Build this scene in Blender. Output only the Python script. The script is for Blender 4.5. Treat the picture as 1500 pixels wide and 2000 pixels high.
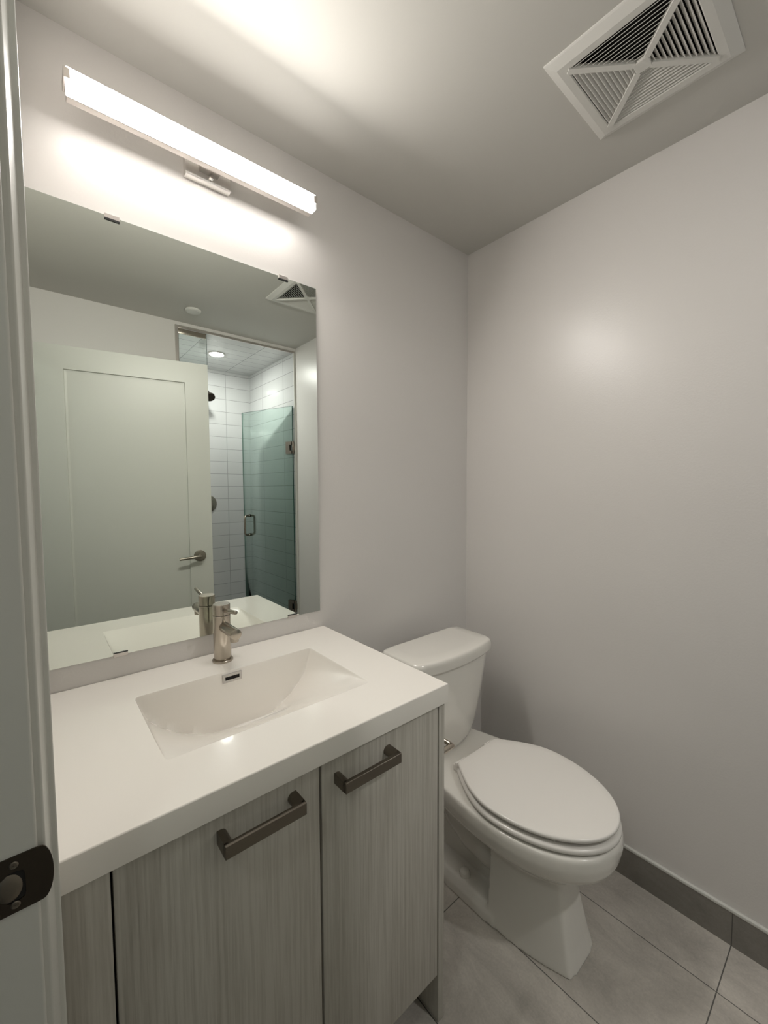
import bpy, bmesh, math, random
from mathutils import Vector, Matrix
random.seed(4)
for o in list(bpy.data.objects):
    bpy.data.objects.remove(o)
SC = bpy.context.scene
COL = SC.collection
PI = math.pi

# ------------------------------------------------------------------ camera
cam_data = bpy.data.cameras.new('camera')
cam = bpy.data.objects.new('camera', cam_data)
COL.objects.link(cam)
cam_data.sensor_fit = 'AUTO'
cam_data.sensor_width = 36.0
cam_data.lens = 810.2 / 2000.0 * 36.0
cam_data.clip_start = 0.01
_R = Vector((0.7640048, -0.6451912, -0.0049947))
_U = Vector((0.0399620, 0.0395919, 0.9984165))
_F = Vector((0.6439718, 0.7629946, -0.0560315))
_m = Matrix((_R, _U, -_F)).transposed().to_4x4()
_m.translation = Vector((-1.559394, -1.243992, 1.378467))
cam.matrix_world = _m
SC.camera = cam

# ------------------------------------------------------------------ light and exposure
SC.view_settings.view_transform = 'Standard'
SC.view_settings.look = 'None'
SC.view_settings.gamma = 1.0
SC.view_settings.use_curve_mapping = False
SC.view_settings.exposure = 0.92
world = bpy.data.worlds.new('world')
SC.world = world
world.use_nodes = True
world.node_tree.nodes['Background'].inputs[0].default_value = (0.80, 0.86, 0.80, 1)
world.node_tree.nodes['Background'].inputs[1].default_value = 0.10
BAR_EMISSION = (1.0, 0.955, 0.90, 1)
BAR_STRENGTH = 9.5          # the strip shines forward; less light leaves below, little above
BAR_BELOW, BAR_ABOVE, BAR_ENDS = 15.0, 1.2, 2.5
BAR_WATTS = 4.1              # area light added at the bar's lower edge, aimed forward and down
SHOWER_EMISSION = (1.0, 0.98, 0.95, 1)
SHOWER_STRENGTH = 190.0
HALL_FILL_WATTS = 1.5

# ------------------------------------------------------------------ materials
def new_mat(name):
    m = bpy.data.materials.new(name)
    m.use_nodes = True
    nt = m.node_tree
    return m, nt, nt.nodes['Principled BSDF']

def principled(name, color, rough=0.5, metal=0.0, spec=0.5, coat=0.0, coat_rough=0.05):
    m, nt, b = new_mat(name)
    b.inputs['Base Color'].default_value = (*color, 1)
    b.inputs['Roughness'].default_value = rough
    b.inputs['Metallic'].default_value = metal
    b.inputs['Specular IOR Level'].default_value = spec
    b.inputs['Coat Weight'].default_value = coat
    b.inputs['Coat Roughness'].default_value = coat_rough
    return m

def add_bump(m, scale, strength, dist=0.001, detail=3.0, stretch=(1, 1, 1)):
    nt = m.node_tree
    b = nt.nodes['Principled BSDF']
    tc = nt.nodes.new('ShaderNodeTexCoord')
    mp = nt.nodes.new('ShaderNodeMapping')
    mp.inputs['Scale'].default_value = stretch
    nz = nt.nodes.new('ShaderNodeTexNoise')
    nz.inputs['Scale'].default_value = scale
    nz.inputs['Detail'].default_value = detail
    bp = nt.nodes.new('ShaderNodeBump')
    bp.inputs['Strength'].default_value = strength
    bp.inputs['Distance'].default_value = dist
    nt.links.new(tc.outputs['Object'], mp.inputs['Vector'])
    nt.links.new(mp.outputs['Vector'], nz.inputs['Vector'])
    nt.links.new(nz.outputs['Fac'], bp.inputs['Height'])
    nt.links.new(bp.outputs['Normal'], b.inputs['Normal'])
    return m

def emission(name, color, strength):
    m = bpy.data.materials.new(name)
    m.use_nodes = True
    nt = m.node_tree
    nt.nodes.clear()
    e = nt.nodes.new('ShaderNodeEmission')
    e.inputs[0].default_value = color
    e.inputs[1].default_value = strength
    o = nt.nodes.new('ShaderNodeOutputMaterial')
    nt.links.new(e.outputs[0], o.inputs[0])
    return m

def tile_mat(name, axes, w, h, off, tile, tile2, grout, mortar, rough, noise=0.0, coat=0.0, bump=0.4):
    """rectangular stacked tiles; axes = which object coordinates run along and across"""
    m, nt, b = new_mat(name)
    N, L = nt.nodes, nt.links
    tc = N.new('ShaderNodeTexCoord')
    sp = N.new('ShaderNodeSeparateXYZ')
    L.new(tc.outputs['Object'], sp.inputs[0])
    cb = N.new('ShaderNodeCombineXYZ')
    for k in range(2):
        a = N.new('ShaderNodeMath')
        a.operation = 'ADD'
        a.inputs[1].default_value = off[k]
        L.new(sp.outputs['XYZ'.index(axes[k])], a.inputs[0])
        L.new(a.outputs[0], cb.inputs[k])
    br = N.new('ShaderNodeTexBrick')
    br.offset = 0.0
    br.squash = 1.0
    br.inputs['Scale'].default_value = 1.0
    br.inputs['Brick Width'].default_value = w
    br.inputs['Row Height'].default_value = h
    br.inputs['Mortar Size'].default_value = mortar
    br.inputs['Mortar Smooth'].default_value = 0.2
    br.inputs['Color1'].default_value = (*tile, 1)
    br.inputs['Color2'].default_value = (*tile2, 1)
    br.inputs['Mortar'].default_value = (*grout, 1)
    L.new(cb.outputs[0], br.inputs['Vector'])
    col = br.outputs['Color']
    if noise:
        mp = N.new('ShaderNodeMapping')
        mp.inputs['Scale'].default_value = (1.6, 0.8, 1)
        mp.inputs['Rotation'].default_value = (0, 0, 0.5)
        L.new(tc.outputs['Object'], mp.inputs['Vector'])
        n1 = N.new('ShaderNodeTexNoise')
        n1.inputs['Scale'].default_value = 5.0
        n1.inputs['Detail'].default_value = 9.0
        n1.inputs['Roughness'].default_value = 0.72
        n1.inputs['Distortion'].default_value = 0.6
        L.new(mp.outputs[0], n1.inputs['Vector'])
        n2 = N.new('ShaderNodeTexNoise')
        n2.inputs['Scale'].default_value = 160.0
        n2.inputs['Detail'].default_value = 4.0
        L.new(tc.outputs['Object'], n2.inputs['Vector'])
        mm = N.new('ShaderNodeMath')
        mm.operation = 'MULTIPLY_ADD'
        mm.inputs[1].default_value = 0.25
        L.new(n2.outputs['Fac'], mm.inputs[0])
        L.new(n1.outputs['Fac'], mm.inputs[2])
        rp = N.new('ShaderNodeMapRange')
        rp.inputs['From Min'].default_value = 0.42
        rp.inputs['From Max'].default_value = 0.85
        rp.inputs['To Min'].default_value = 1.0 - noise
        rp.inputs['To Max'].default_value = 1.0 + noise
        L.new(mm.outputs[0], rp.inputs['Value'])
        vm = N.new('ShaderNodeVectorMath')
        vm.operation = 'SCALE'
        L.new(col, vm.inputs[0])
        L.new(rp.outputs[0], vm.inputs['Scale'])
        col = vm.outputs[0]
    L.new(col, b.inputs['Base Color'])
    b.inputs['Roughness'].default_value = rough
    b.inputs['Coat Weight'].default_value = coat
    inv = N.new('ShaderNodeMath')
    inv.operation = 'SUBTRACT'
    inv.inputs[0].default_value = 1.0
    L.new(br.outputs['Fac'], inv.inputs[1])
    bp = N.new('ShaderNodeBump')
    bp.inputs['Strength'].default_value = bump
    bp.inputs['Distance'].default_value = 0.001
    L.new(inv.outputs[0], bp.inputs['Height'])
    L.new(bp.outputs['Normal'], b.inputs['Normal'])
    return m

def wood_mat(name):
    m, nt, b = new_mat(name)
    N, L = nt.nodes, nt.links
    tc = N.new('ShaderNodeTexCoord')
    def streak(scale, sx, detail):
        mp = N.new('ShaderNodeMapping')
        mp.inputs['Scale'].default_value = (sx, sx, 1.0)
        L.new(tc.outputs['Object'], mp.inputs['Vector'])
        n = N.new('ShaderNodeTexNoise')
        n.inputs['Scale'].default_value = scale
        n.inputs['Detail'].default_value = detail
        n.inputs['Roughness'].default_value = 0.6
        L.new(mp.outputs[0], n.inputs['Vector'])
        return n.outputs['Fac']
    a = streak(3.2, 55.0, 6.0)
    c = streak(2.0, 8.0, 3.0)
    d = streak(16.0, 22.0, 4.0)
    m1 = N.new('ShaderNodeMath'); m1.operation = 'MULTIPLY_ADD'
    m1.inputs[1].default_value = 0.45
    L.new(c, m1.inputs[0]); L.new(a, m1.inputs[2])
    m2 = N.new('ShaderNodeMath'); m2.operation = 'MULTIPLY_ADD'
    m2.inputs[1].default_value = 0.35
    L.new(d, m2.inputs[0]); L.new(m1.outputs[0], m2.inputs[2])
    r = N.new('ShaderNodeValToRGB')
    r.color_ramp.elements[0].position = 0.66
    r.color_ramp.elements[0].color = (0.41, 0.385, 0.335, 1)
    r.color_ramp.elements[1].position = 1.12
    r.color_ramp.elements[1].color = (0.57, 0.545, 0.49, 1)
    L.new(m2.outputs[0], r.inputs[0])
    L.new(r.outputs[0], b.inputs['Base Color'])
    b.inputs['Roughness'].default_value = 0.55
    bp = N.new('ShaderNodeBump')
    bp.inputs['Strength'].default_value = 0.25
    bp.inputs['Distance'].default_value = 0.0006
    L.new(m2.outputs[0], bp.inputs['Height'])
    L.new(bp.outputs['Normal'], b.inputs['Normal'])
    return m

def glass_mat(name, tint):
    """thin flat pane: clear or green tinted transmission with a Fresnel reflection"""
    m = bpy.data.materials.new(name)
    m.use_nodes = True
    nt = m.node_tree
    nt.nodes.clear()
    N, L = nt.nodes, nt.links
    t = N.new('ShaderNodeBsdfTransparent')
    t.inputs[0].default_value = (*tint, 1)
    g = N.new('ShaderNodeBsdfGlossy')
    g.inputs['Color'].default_value = (1, 1, 1, 1)
    g.inputs['Roughness'].default_value = 0.0
    f = N.new('ShaderNodeFresnel')
    f.inputs['IOR'].default_value = 1.3
    mx = N.new('ShaderNodeMixShader')
    o = N.new('ShaderNodeOutputMaterial')
    L.new(f.outputs[0], mx.inputs[0])
    L.new(t.outputs[0], mx.inputs[1])
    L.new(g.outputs[0], mx.inputs[2])
    L.new(mx.outputs[0], o.inputs[0])
    return m

M = {}
M['paint'] = add_bump(principled('wall_paint', (0.74, 0.715, 0.69), 0.33, spec=0.5), 170, 0.22, 0.0012)
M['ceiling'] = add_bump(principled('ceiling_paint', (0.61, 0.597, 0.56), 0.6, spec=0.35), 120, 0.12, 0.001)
M['trim'] = add_bump(principled('trim_paint', (0.66, 0.66, 0.62), 0.32), 60, 0.05)
M['door'] = add_bump(principled('door_paint', (0.66, 0.665, 0.615), 0.36), 60, 0.05)
M['counter'] = principled('solid_surface', (0.90, 0.865, 0.81), 0.16, coat=0.3)
M['porcelain'] = principled('porcelain', (0.83, 0.805, 0.75), 0.10, coat=0.5)
M['seat'] = principled('seat_plastic', (0.86, 0.83, 0.785), 0.22)
M['wood'] = wood_mat('grey_laminate')
M['dark_gap'] = principled('dark_cavity', (0.012, 0.011, 0.010), 0.9)
M['nickel'] = add_bump(principled('brushed_nickel', (0.46, 0.415, 0.355), 0.24, 1.0), 40, 0.08, 0.0005, 4, (1, 1, 18))
M['lever'] = principled('lever_nickel', (0.34, 0.31, 0.265), 0.32, 1.0)
M['pull'] = add_bump(principled('dark_nickel', (0.21, 0.185, 0.155), 0.38, 1.0), 40, 0.06, 0.0005, 4, (18, 1, 1))
M['bronze'] = principled('dark_bronze', (0.075, 0.062, 0.050), 0.34, 1.0)
M['bronze_pale'] = principled('worn_bronze', (0.24, 0.21, 0.175), 0.34, 1.0)  # paler metal for tongue, screws and glass hinges
M['chrome'] = principled('chrome', (0.86, 0.85, 0.83), 0.08, 1.0)
M['satin'] = principled('satin_plate', (0.86, 0.84, 0.81), 0.42, 1.0)
M['steel'] = principled('dull_chrome', (0.50, 0.49, 0.475), 0.25, 1.0)
M['alu'] = principled('satin_aluminium', (0.62, 0.58, 0.55), 0.34, 1.0)
M['mirror'] = principled('mirror_silver', (0.79, 0.835, 0.785), 0.0, 1.0)
M['mirror_edge'] = principled('mirror_edge', (0.10, 0.13, 0.115), 0.15)
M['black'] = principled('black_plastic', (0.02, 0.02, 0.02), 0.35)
M['vent'] = principled('vent_plastic', (0.70, 0.69, 0.655), 0.42)
M['shower_tile'] = tile_mat('shower_tile_front', 'XZ', 0.4075, 0.1086, (0.231 + 4.075, -2.0585 + 10.86), (0.63, 0.635, 0.64), (0.60, 0.605, 0.605), (0.36, 0.36, 0.36), 0.0022, 0.10, coat=0.3)
M['shower_tile_side'] = tile_mat('shower_tile_side', 'YZ', 0.3905, 0.1086, (1.837 + 3.905, -2.0585 + 10.86), (0.63, 0.635, 0.64), (0.60, 0.605, 0.605), (0.36, 0.36, 0.36), 0.0022, 0.10, coat=0.3)
M['shower_tile_top'] = tile_mat('shower_tile_top', 'XY', 0.4075, 0.1086, (0.231 + 4.075, 1.654 + 10.86), (0.66, 0.67, 0.665), (0.64, 0.645, 0.64), (0.26, 0.27, 0.27), 0.0022, 0.14)
M['floor'] = tile_mat('floor_tile', 'YX', 0.627, 0.3155, (1.017 + 6.27, 0.187 + 3.155), (0.53, 0.495, 0.445), (0.515, 0.48, 0.43), (0.12, 0.115, 0.105), 0.0016, 0.5, noise=0.26, bump=0.3)
M['base_tile'] = tile_mat('base_tile', 'YZ', 0.627, 2.0, (1.0175 + 6.27, 1.0), (0.245, 0.23, 0.205), (0.235, 0.22, 0.198), (0.09, 0.085, 0.08), 0.0014, 0.5, noise=0.22)
M['base_tile_x'] = tile_mat('base_tile_x', 'XZ', 0.627, 2.0, (3.0, 1.0), (0.245, 0.23, 0.205), (0.235, 0.22, 0.198), (0.09, 0.085, 0.08), 0.0014, 0.5, noise=0.22)
M['glass'] = glass_mat('clear_glass', (0.955, 0.975, 0.965))
M['glass_green'] = glass_mat('green_glass', (0.865, 0.935, 0.91))
M['glass_free_edge'] = principled('glass_free_edge', (0.36, 0.50, 0.46), 0.2)
M['glass_edge'] = principled('glass_edge', (0.03, 0.09, 0.075), 0.15)
M['bar_glow'] = [emission('led_diffuser_front', BAR_EMISSION, BAR_STRENGTH), emission('led_diffuser_below', BAR_EMISSION, BAR_BELOW),
                 emission('led_diffuser_above', BAR_EMISSION, BAR_ABOVE), emission('led_diffuser_end', BAR_EMISSION, BAR_ENDS)]
M['down_glow'] = emission('downlight_lens', SHOWER_EMISSION, SHOWER_STRENGTH)
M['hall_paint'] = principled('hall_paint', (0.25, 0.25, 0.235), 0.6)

# ------------------------------------------------------------------ mesh helpers
def finish(bm, name, mat, parent=None, smooth=True, angle=32.0, recalc=True):
    if recalc:
        bmesh.ops.recalc_face_normals(bm, faces=bm.faces[:])
    if smooth:
        lim = math.radians(angle)
        for f in bm.faces:
            f.smooth = True
        for e in bm.edges:
            if len(e.link_faces) == 2:
                e.smooth = e.calc_face_angle(0.0) < lim
    me = bpy.data.meshes.new(name)
    bm.to_mesh(me)
    bm.free()
    o = bpy.data.objects.new(name, me)
    COL.objects.link(o)
    for mm in (mat if isinstance(mat, (list, tuple)) else [mat]):
        me.materials.append(mm)
    if parent:
        o.parent = parent
        o.matrix_parent_inverse = parent.matrix_world.inverted() if parent.matrix_world != Matrix() else Matrix()
    return o

def box(bm, x0, x1, y0, y1, z0, z1, bevel=0.0, seg=2, mi=0):
    vs = [bm.verts.new((x, y, z)) for z in (z0, z1) for y in (y0, y1) for x in (x0, x1)]
    idx = [(0, 2, 3, 1), (4, 5, 7, 6), (0, 1, 5, 4), (2, 6, 7, 3), (0, 4, 6, 2), (1, 3, 7, 5)]
    fs = [bm.faces.new([vs[i] for i in t]) for t in idx]
    for f in fs:
        f.material_index = mi
    if bevel > 0:
        es = list({e for f in fs for e in f.edges})
        r = bmesh.ops.bevel(bm, geom=es, offset=bevel, segments=seg, profile=0.5, affect='EDGES')
        for f in r['faces']:
            f.material_index = mi
    return fs

def frame_for(d):
    d = Vector(d).normalized()
    a = Vector((0, 0, 1)) if abs(d.z) < 0.9 else Vector((1, 0, 0))
    u = d.cross(a).normalized()
    return u, d.cross(u).normalized()

def lathe(bm, base, axis, prof, n=40):
    """prof: (distance along axis, radius) pairs"""
    base = Vector(base)
    d = Vector(axis).normalized()
    u, v = frame_for(d)
    rings = []
    for (t, r) in prof:
        c = base + d * t
        rings.append([bm.verts.new(c + (u * math.cos(2 * PI * k / n) + v * math.sin(2 * PI * k / n)) * max(r, 1e-5)) for k in range(n)])
    for a, b in zip(rings, rings[1:]):
        for k in range(n):
            bm.faces.new((a[k], a[(k + 1) % n], b[(k + 1) % n], b[k]))
    bm.faces.new(rings[0][::-1])
    bm.faces.new(rings[-1])

def rod(bm, p0, p1, r, bev=0.0, n=28):
    p0, p1 = Vector(p0), Vector(p1)
    L = (p1 - p0).length
    b = min(bev, r * 0.9)
    prof = [(0, r - b), (b * 0.3, r - b * 0.3), (b, r), (L - b, r), (L - b * 0.3, r - b * 0.3), (L, r - b)] if b else [(0, r), (L, r)]
    lathe(bm, p0, p1 - p0, prof, n)

def tube(bm, pts, r, n=16, closed=False):
    pts = [Vector(p) for p in pts]
    rings = []
    m = len(pts)
    ref = None
    for i, p in enumerate(pts):
        if closed:
            d = pts[(i + 1) % m] - pts[i - 1]
        else:
            d = pts[min(i + 1, m - 1)] - pts[max(i - 1, 0)]
        d.normalize()
        if ref is None:
            ref, _ = frame_for(d)
        u = (ref - d * ref.dot(d)).normalized()
        ref = u
        v = d.cross(u)
        rr = r[i] if isinstance(r, (list, tuple)) else r
        rings.append([bm.verts.new(p + (u * math.cos(2 * PI * k / n) + v * math.sin(2 * PI * k / n)) * rr) for k in range(n)])
    pairs = list(zip(rings, rings[1:]))
    if closed:
        pairs.append((rings[-1], rings[0]))
    for a, b in pairs:
        for k in range(n):
            bm.faces.new((a[k], a[(k + 1) % n], b[(k + 1) % n], b[k]))
    if not closed:
        bm.faces.new(rings[0][::-1])
        bm.faces.new(rings[-1])

def loft(bm, secs, cap=True):
    rings = [[bm.verts.new(p) for p in s] for s in secs]
    n = len(rings[0])
    for a, b in zip(rings, rings[1:]):
        for k in range(n):
            bm.faces.new((a[k], a[(k + 1) % n], b[(k + 1) % n], b[k]))
    if cap:
        bm.faces.new(rings[0][::-1])
        bm.faces.new(rings[-1])

def extrude_poly(bm, pts, d):
    """closed polygon (list of 3-D points) pushed along vector d"""
    d = Vector(d)
    a = [bm.verts.new(p) for p in pts]
    b = [bm.verts.new(Vector(p) + d) for p in pts]
    n = len(pts)
    bm.faces.new(a[::-1])
    bm.faces.new(b)
    for k in range(n):
        bm.faces.new((a[k], a[(k + 1) % n], b[(k + 1) % n], b[k]))

def tag(o, label=None, cat=None, group=None, kind=None):
    if label:
        o['label'] = label
    if cat:
        o['category'] = cat
    if group:
        o['group'] = group
    if kind:
        o['kind'] = kind
    return o

def empty(name, loc, label, cat, group=None, rz=0.0):
    o = bpy.data.objects.new(name, None)
    COL.objects.link(o)
    o.empty_display_size = 0.05
    o.location = loc
    o.rotation_euler = (0, 0, rz)
    bpy.context.view_layer.update()
    return tag(o, label, cat, group)

def simple(name, mat, boxes, parent=None, bevel=0.0):
    bm = bmesh.new()
    for b in boxes:
        box(bm, *b, bevel=bevel)
    return finish(bm, name, mat, parent)

def struct(name, mat, boxes, label, cat, bevel=0.0):
    return tag(simple(name, mat, boxes, None, bevel), label, cat, None, 'structure')

# ------------------------------------------------------------------ room constants
H = 2.44            # ceiling
XL = -1.565         # left wall, inner face
YF = -1.654         # wall opposite the vanity
JL, JH = -0.665, -1.447   # latch and hinge side of the doorway
DT = 2.108          # doorway head
WT = 0.125
SX0, SY1, SZ = -0.825, -2.496, 2.408   # shower inside
VX, VY, VH = -0.364, -0.829, 0.128     # fan grille centre and half opening

# ------------------------------------------------------------------ setting
struct('floor', M['floor'], [(XL - WT, 0, YF - 0.09, 0, -0.06, 0.0)], 'grey stone-look tile bathroom floor under the toilet and vanity', 'floor')
struct('ceiling', M['ceiling'], [
    (XL - WT, VX - VH, YF, 0.1, H, H + 0.08), (VX + VH, 0.1, YF, 0.1, H, H + 0.08),
    (VX - VH, VX + VH, YF, VY - VH, H, H + 0.08), (VX - VH, VX + VH, VY + VH, 0.1, H, H + 0.08)],
    'painted bathroom ceiling around the square fan grille', 'ceiling')
struct('wall_back', M['paint'], [(XL - WT, 0.1, 0, 0.1, -0.06, H)], 'painted wall behind the mirror, vanity and toilet tank', 'wall')
struct('wall_right', M['paint'], [(0, 0.1, YF, 0, -0.06, H)], 'bare painted wall beside the toilet', 'wall')
struct('wall_front', M['paint'], [(XL - WT, SX0 - 0.012, YF - 0.09, YF, -0.06, H), (SX0 - 0.012, 0.0, YF - 0.09, YF, SZ + 0.012, H)],
       'painted wall around the shower opening, seen in the mirror', 'wall')
struct('wall_left', M['paint'], [(XL - WT, XL, JL + 0.02, 0, 0, H), (XL - WT, XL, YF, JH - 0.02, 0, H), (XL - WT, XL, JH - 0.02, JL + 0.02, DT + 0.02, H)],
       'painted wall holding the doorway', 'wall')
# shower alcove
struct('wall_shower_back', M['shower_tile'], [(SX0 - 0.1, 0.1, SY1 - 0.08, SY1, -0.06, SZ + 0.05)], 'white tiled far wall of the shower', 'wall')
struct('wall_shower_right', M['shower_tile_side'], [(-0.012, 0.1, SY1, YF - 0.001, -0.06, SZ + 0.05)], 'white tiled side wall of the shower carrying the glass door', 'wall')
struct('wall_shower_left', M['shower_tile_side'], [(SX0 - 0.1, SX0, SY1, YF - 0.09, -0.06, SZ + 0.05)], 'white tiled side wall of the shower behind the bathroom door', 'wall')
struct('ceiling_shower', M['shower_tile_top'], [(SX0, -0.012, SY1, YF - 0.002, SZ, SZ + 0.05)], 'tiled shower ceiling holding the downlight', 'ceiling')
struct('floor_shower', M['shower_tile_top'], [(SX0, -0.012, SY1, YF - 0.09, -0.06, 0.015), (SX0, -0.012, YF - 0.09, YF, 0.0, 0.10)], 'tiled shower floor and raised curb', 'floor')
# metal edge around the shower opening
struct('trim_1', M['alu'], [(SX0 - 0.014, SX0 + 0.004, YF - 0.006, YF + 0.004, 0.0, SZ + 0.008), (SX0 + 0.004, -0.003, YF - 0.006, YF + 0.004, SZ - 0.004, SZ + 0.010)],
       'slim grey metal edge trim around the shower opening', 'trim')
struct('trim_2', M['trim'], [(-0.014, -0.001, YF - 0.004, YF + 0.003, 0.0, SZ - 0.004)], 'slim white edge trim where shower tile meets the bare wall', 'trim')
# hall outside the door
struct('floor_hall', M['hall_paint'], [(-2.9, XL - WT, -2.6, 0.6, -0.06, 0.0)], 'hall floor outside the doorway', 'floor')
struct('wall_hall', M['hall_paint'], [(-3.0, -2.9, -2.6, 0.6, -0.06, H)], 'hall wall opposite the doorway', 'wall')
struct('ceiling_hall', M['hall_paint'], [(-2.9, XL - WT, -2.6, 0.6, H, H + 0.08)], 'hall ceiling outside the doorway', 'ceiling')
hl = bpy.data.lights.new('hall_lamp', 'AREA')  # unseen light added in the hall to fill the room
hl.shape = 'DISK'
hl.size = 0.16
hl.energy = HALL_FILL_WATTS
hl.color = (0.93, 1.0, 0.93)
hlo = bpy.data.objects.new('hall_lamp', hl)
hlo.location = (-2.3, -1.2, H - 0.01)
COL.objects.link(hlo)

# tile baseboards with a white cap
bb = struct('baseboard_right', M['base_tile'], [(-0.010, 0.0, YF + 0.004, 0.0, 0.0, 0.103)], 'grey tile baseboard along the bare wall beside the toilet', 'baseboard')
simple('cap_strip', M['trim'], [(-0.0115, 0.0, YF + 0.004, 0.0, 0.1035, 0.1135)], bb, bevel=0.002)
bb2 = struct('baseboard_back', M['base_tile_x'], [(-0.782, -0.0115, -0.010, 0.0, 0.0, 0.103)], 'grey tile baseboard behind the toilet', 'baseboard')
simple('cap_strip', M['trim'], [(-0.782, -0.0115, -0.0115, 0.0, 0.1035, 0.1135)], bb2, bevel=0.002)
bb3 = struct('baseboard_front', M['base_tile_x'], [(XL + 0.013, SX0 - 0.016, YF, YF + 0.010, 0.0, 0.103)], 'grey tile baseboard behind the open bathroom door', 'baseboard')
simple('cap_strip', M['trim'], [(XL + 0.013, SX0 - 0.016, YF, YF + 0.0115, 0.1035, 0.1135)], bb3, bevel=0.002)

# door casing: profile runs round latch jamb -> reveal -> stepped moulding -> wall
def arc(cx, cy, r, a0, a1, n=6):
    return [(cx + r * math.cos(math.radians(a0 + (a1 - a0) * k / n)), cy + r * math.sin(math.radians(a0 + (a1 - a0) * k / n))) for k in range(n + 1)]

def casing_profile():
    # (x, d) with d measured from the jamb face into the wall
    p = [(XL - WT - 0.014, 0.0)]
    p += arc(-1.5745, 0.0030, 0.0030, -90, 0, 6)
    p += [(-1.5715, 0.0075), (-1.5672, 0.0075)]
    p += arc(-1.5672, 0.0105, 0.0030, -90, -12, 5)
    p += [(-1.5610, 0.024), (-1.5590, 0.030)]
    p += [(-1.5560, 0.0305)]
    p += arc(-1.5560, 0.0330, 0.0025, -90, 0, 5)
    p += [(-1.5535, 0.062), (-1.5555, 0.066), (XL, 0.066), (XL, 0.019), (XL - WT - 0.014, 0.019)]
    return p

def casing(sign, y0, name, label):
    bm = bmesh.new()
    pts = [(x, y0 + sign * d, 0.0) for x, d in casing_profile()]
    extrude_poly(bm, pts, (0, 0, DT + 0.066))
    return tag(finish(bm, name, M['trim'], None, True, 40), label, 'door frame', None, 'structure')

casing(1, JL, 'trim_3', 'pale painted latch-side door jamb and casing at the left picture edge')
casing(-1, JH, 'trim_4', 'pale painted hinge-side door jamb and casing')
bm = bmesh.new()
pts = [(x, JH, DT + d) for x, d in casing_profile()]
extrude_poly(bm, pts, (0, JL - JH, 0))
tag(finish(bm, 'trim_5', M['trim'], None, True, 40), 'pale painted door head casing over the doorway', 'door frame', None, 'structure')

# ------------------------------------------------------------------ strike plate on the latch jamb
sp = empty('strike_plate', (-1.59, JL - 0.0008, 0.957), 'dark metal strike plate with curved lip on the door jamb', 'strike plate')
def plate_part():
    bm = bmesh.new()
    z0, z1 = 0.9265, 0.9885
    yb, yf = JL - 0.0001, JL - 0.0018
    hx0, hx1, hz0, hz1 = -1.6045, -1.5825, 0.9385, 0.9720
    def yy(x):                       # the lip leaves the jamb and bends a little away
        return max(0.0, (x + 1.5735)) * -0.02
    outer = [(-1.629, z0 + 0.006)] + [(-1.629, z1 - 0.006)]
    outer += [(-1.623, z1), (-1.600, z1), (-1.585, z1), (-1.574, z1), (-1.569, z1 - 0.0005)]
    outer += [(-1.569 + 0.0105 * math.sin(t) , 0.9575 + 0.0305 * math.cos(t)) for t in [math.radians(a) for a in range(12, 169, 12)]]
    outer += [(-1.569, z0 + 0.0005), (-1.574, z0), (-1.585, z0), (-1.600, z0), (-1.623, z0)]
    # D-shaped latch hole
    c = ((hx0 + hx1) / 2, (hz0 + hz1) / 2)
    n = len(outer)
    hole = []
    for (x, z) in outer:
        a = math.atan2(z - c[1], x - c[0])
        hw, hh = (hx1 - hx0) / 2, (hz1 - hz0) / 2
        e = 5.0 if math.cos(a) > 0 else 2.4
        k = (abs(math.cos(a) / hw) ** e + abs(math.sin(a) / hh) ** e) ** (-1 / e)
        hole.append((c[0] + k * math.cos(a), c[1] + k * math.sin(a)))
    rows = []
    for y in (yf, yb):
        rows.append(([bm.verts.new((x, y + yy(x), z)) for x, z in outer], [bm.verts.new((x, y, z)) for x, z in hole]))
    for k in range(n):
        j = (k + 1) % n
        bm.faces.new((rows[0][0][k], rows[0][0][j], rows[0][1][j], rows[0][1][k]))
        bm.faces.new((rows[1][0][k], rows[1][1][k], rows[1][1][j], rows[1][0][j]))
        bm.faces.new((rows[0][0][k], rows[1][0][k], rows[1][0][j], rows[0][0][j]))
        bm.faces.new((rows[0][1][k], rows[0][1][j], rows[1][1][j], rows[1][1][k]))
    o = finish(bm, 'plate', M['bronze'], sp, True, 25)  # nickel plate; shade of the dim hall put into its colour
    # cup behind the hole: dark box with a pale sloped tongue
    b2 = bmesh.new()
    for (x0, x1, za, zb, y0, y1) in ((hx0, hx1, hz0, hz1, JL - 0.0009, JL - 0.0004),):
        box(b2, x0 - 0.001, x1 + 0.001, y0, y1, za - 0.001, zb + 0.001)
    finish(b2, 'latch_pocket', M['dark_gap'], sp)
    b3 = bmesh.new()
    lathe(b3, (hx0 + 0.0080, JL - 0.0008, c[1]), (0, -1, 0), [(0, 0.0115), (0.0006, 0.0115), (0.0016, 0.0095), (0.0020, 0.006)], 32)
    for v in b3.verts:
        v.co.z = c[1] + (v.co.z - c[1]) * 1.32
    tag(finish(b3, 'latch_tongue', M['bronze_pale'], sp), 'paler worn metal tongue in the latch hole')
    for z in (0.9795, 0.9355):
        b4 = bmesh.new()
        lathe(b4, (-1.5915, JL - 0.0016, z), (0, -1, 0), [(0, 0.0042), (0.0008, 0.0042), (0.0014, 0.0034), (0.0015, 0.0030), (0.0012, 0.0028)], 24)
        box(b4, -1.5940, -1.5890, JL - 0.0032, JL - 0.0028, z - 0.0005, z + 0.0005)
        box(b4, -1.5920, -1.5910, JL - 0.0032, JL - 0.0028, z - 0.0025, z + 0.0025)
        finish(b4, 'screw', M['bronze_pale'], sp)
plate_part()

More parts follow.
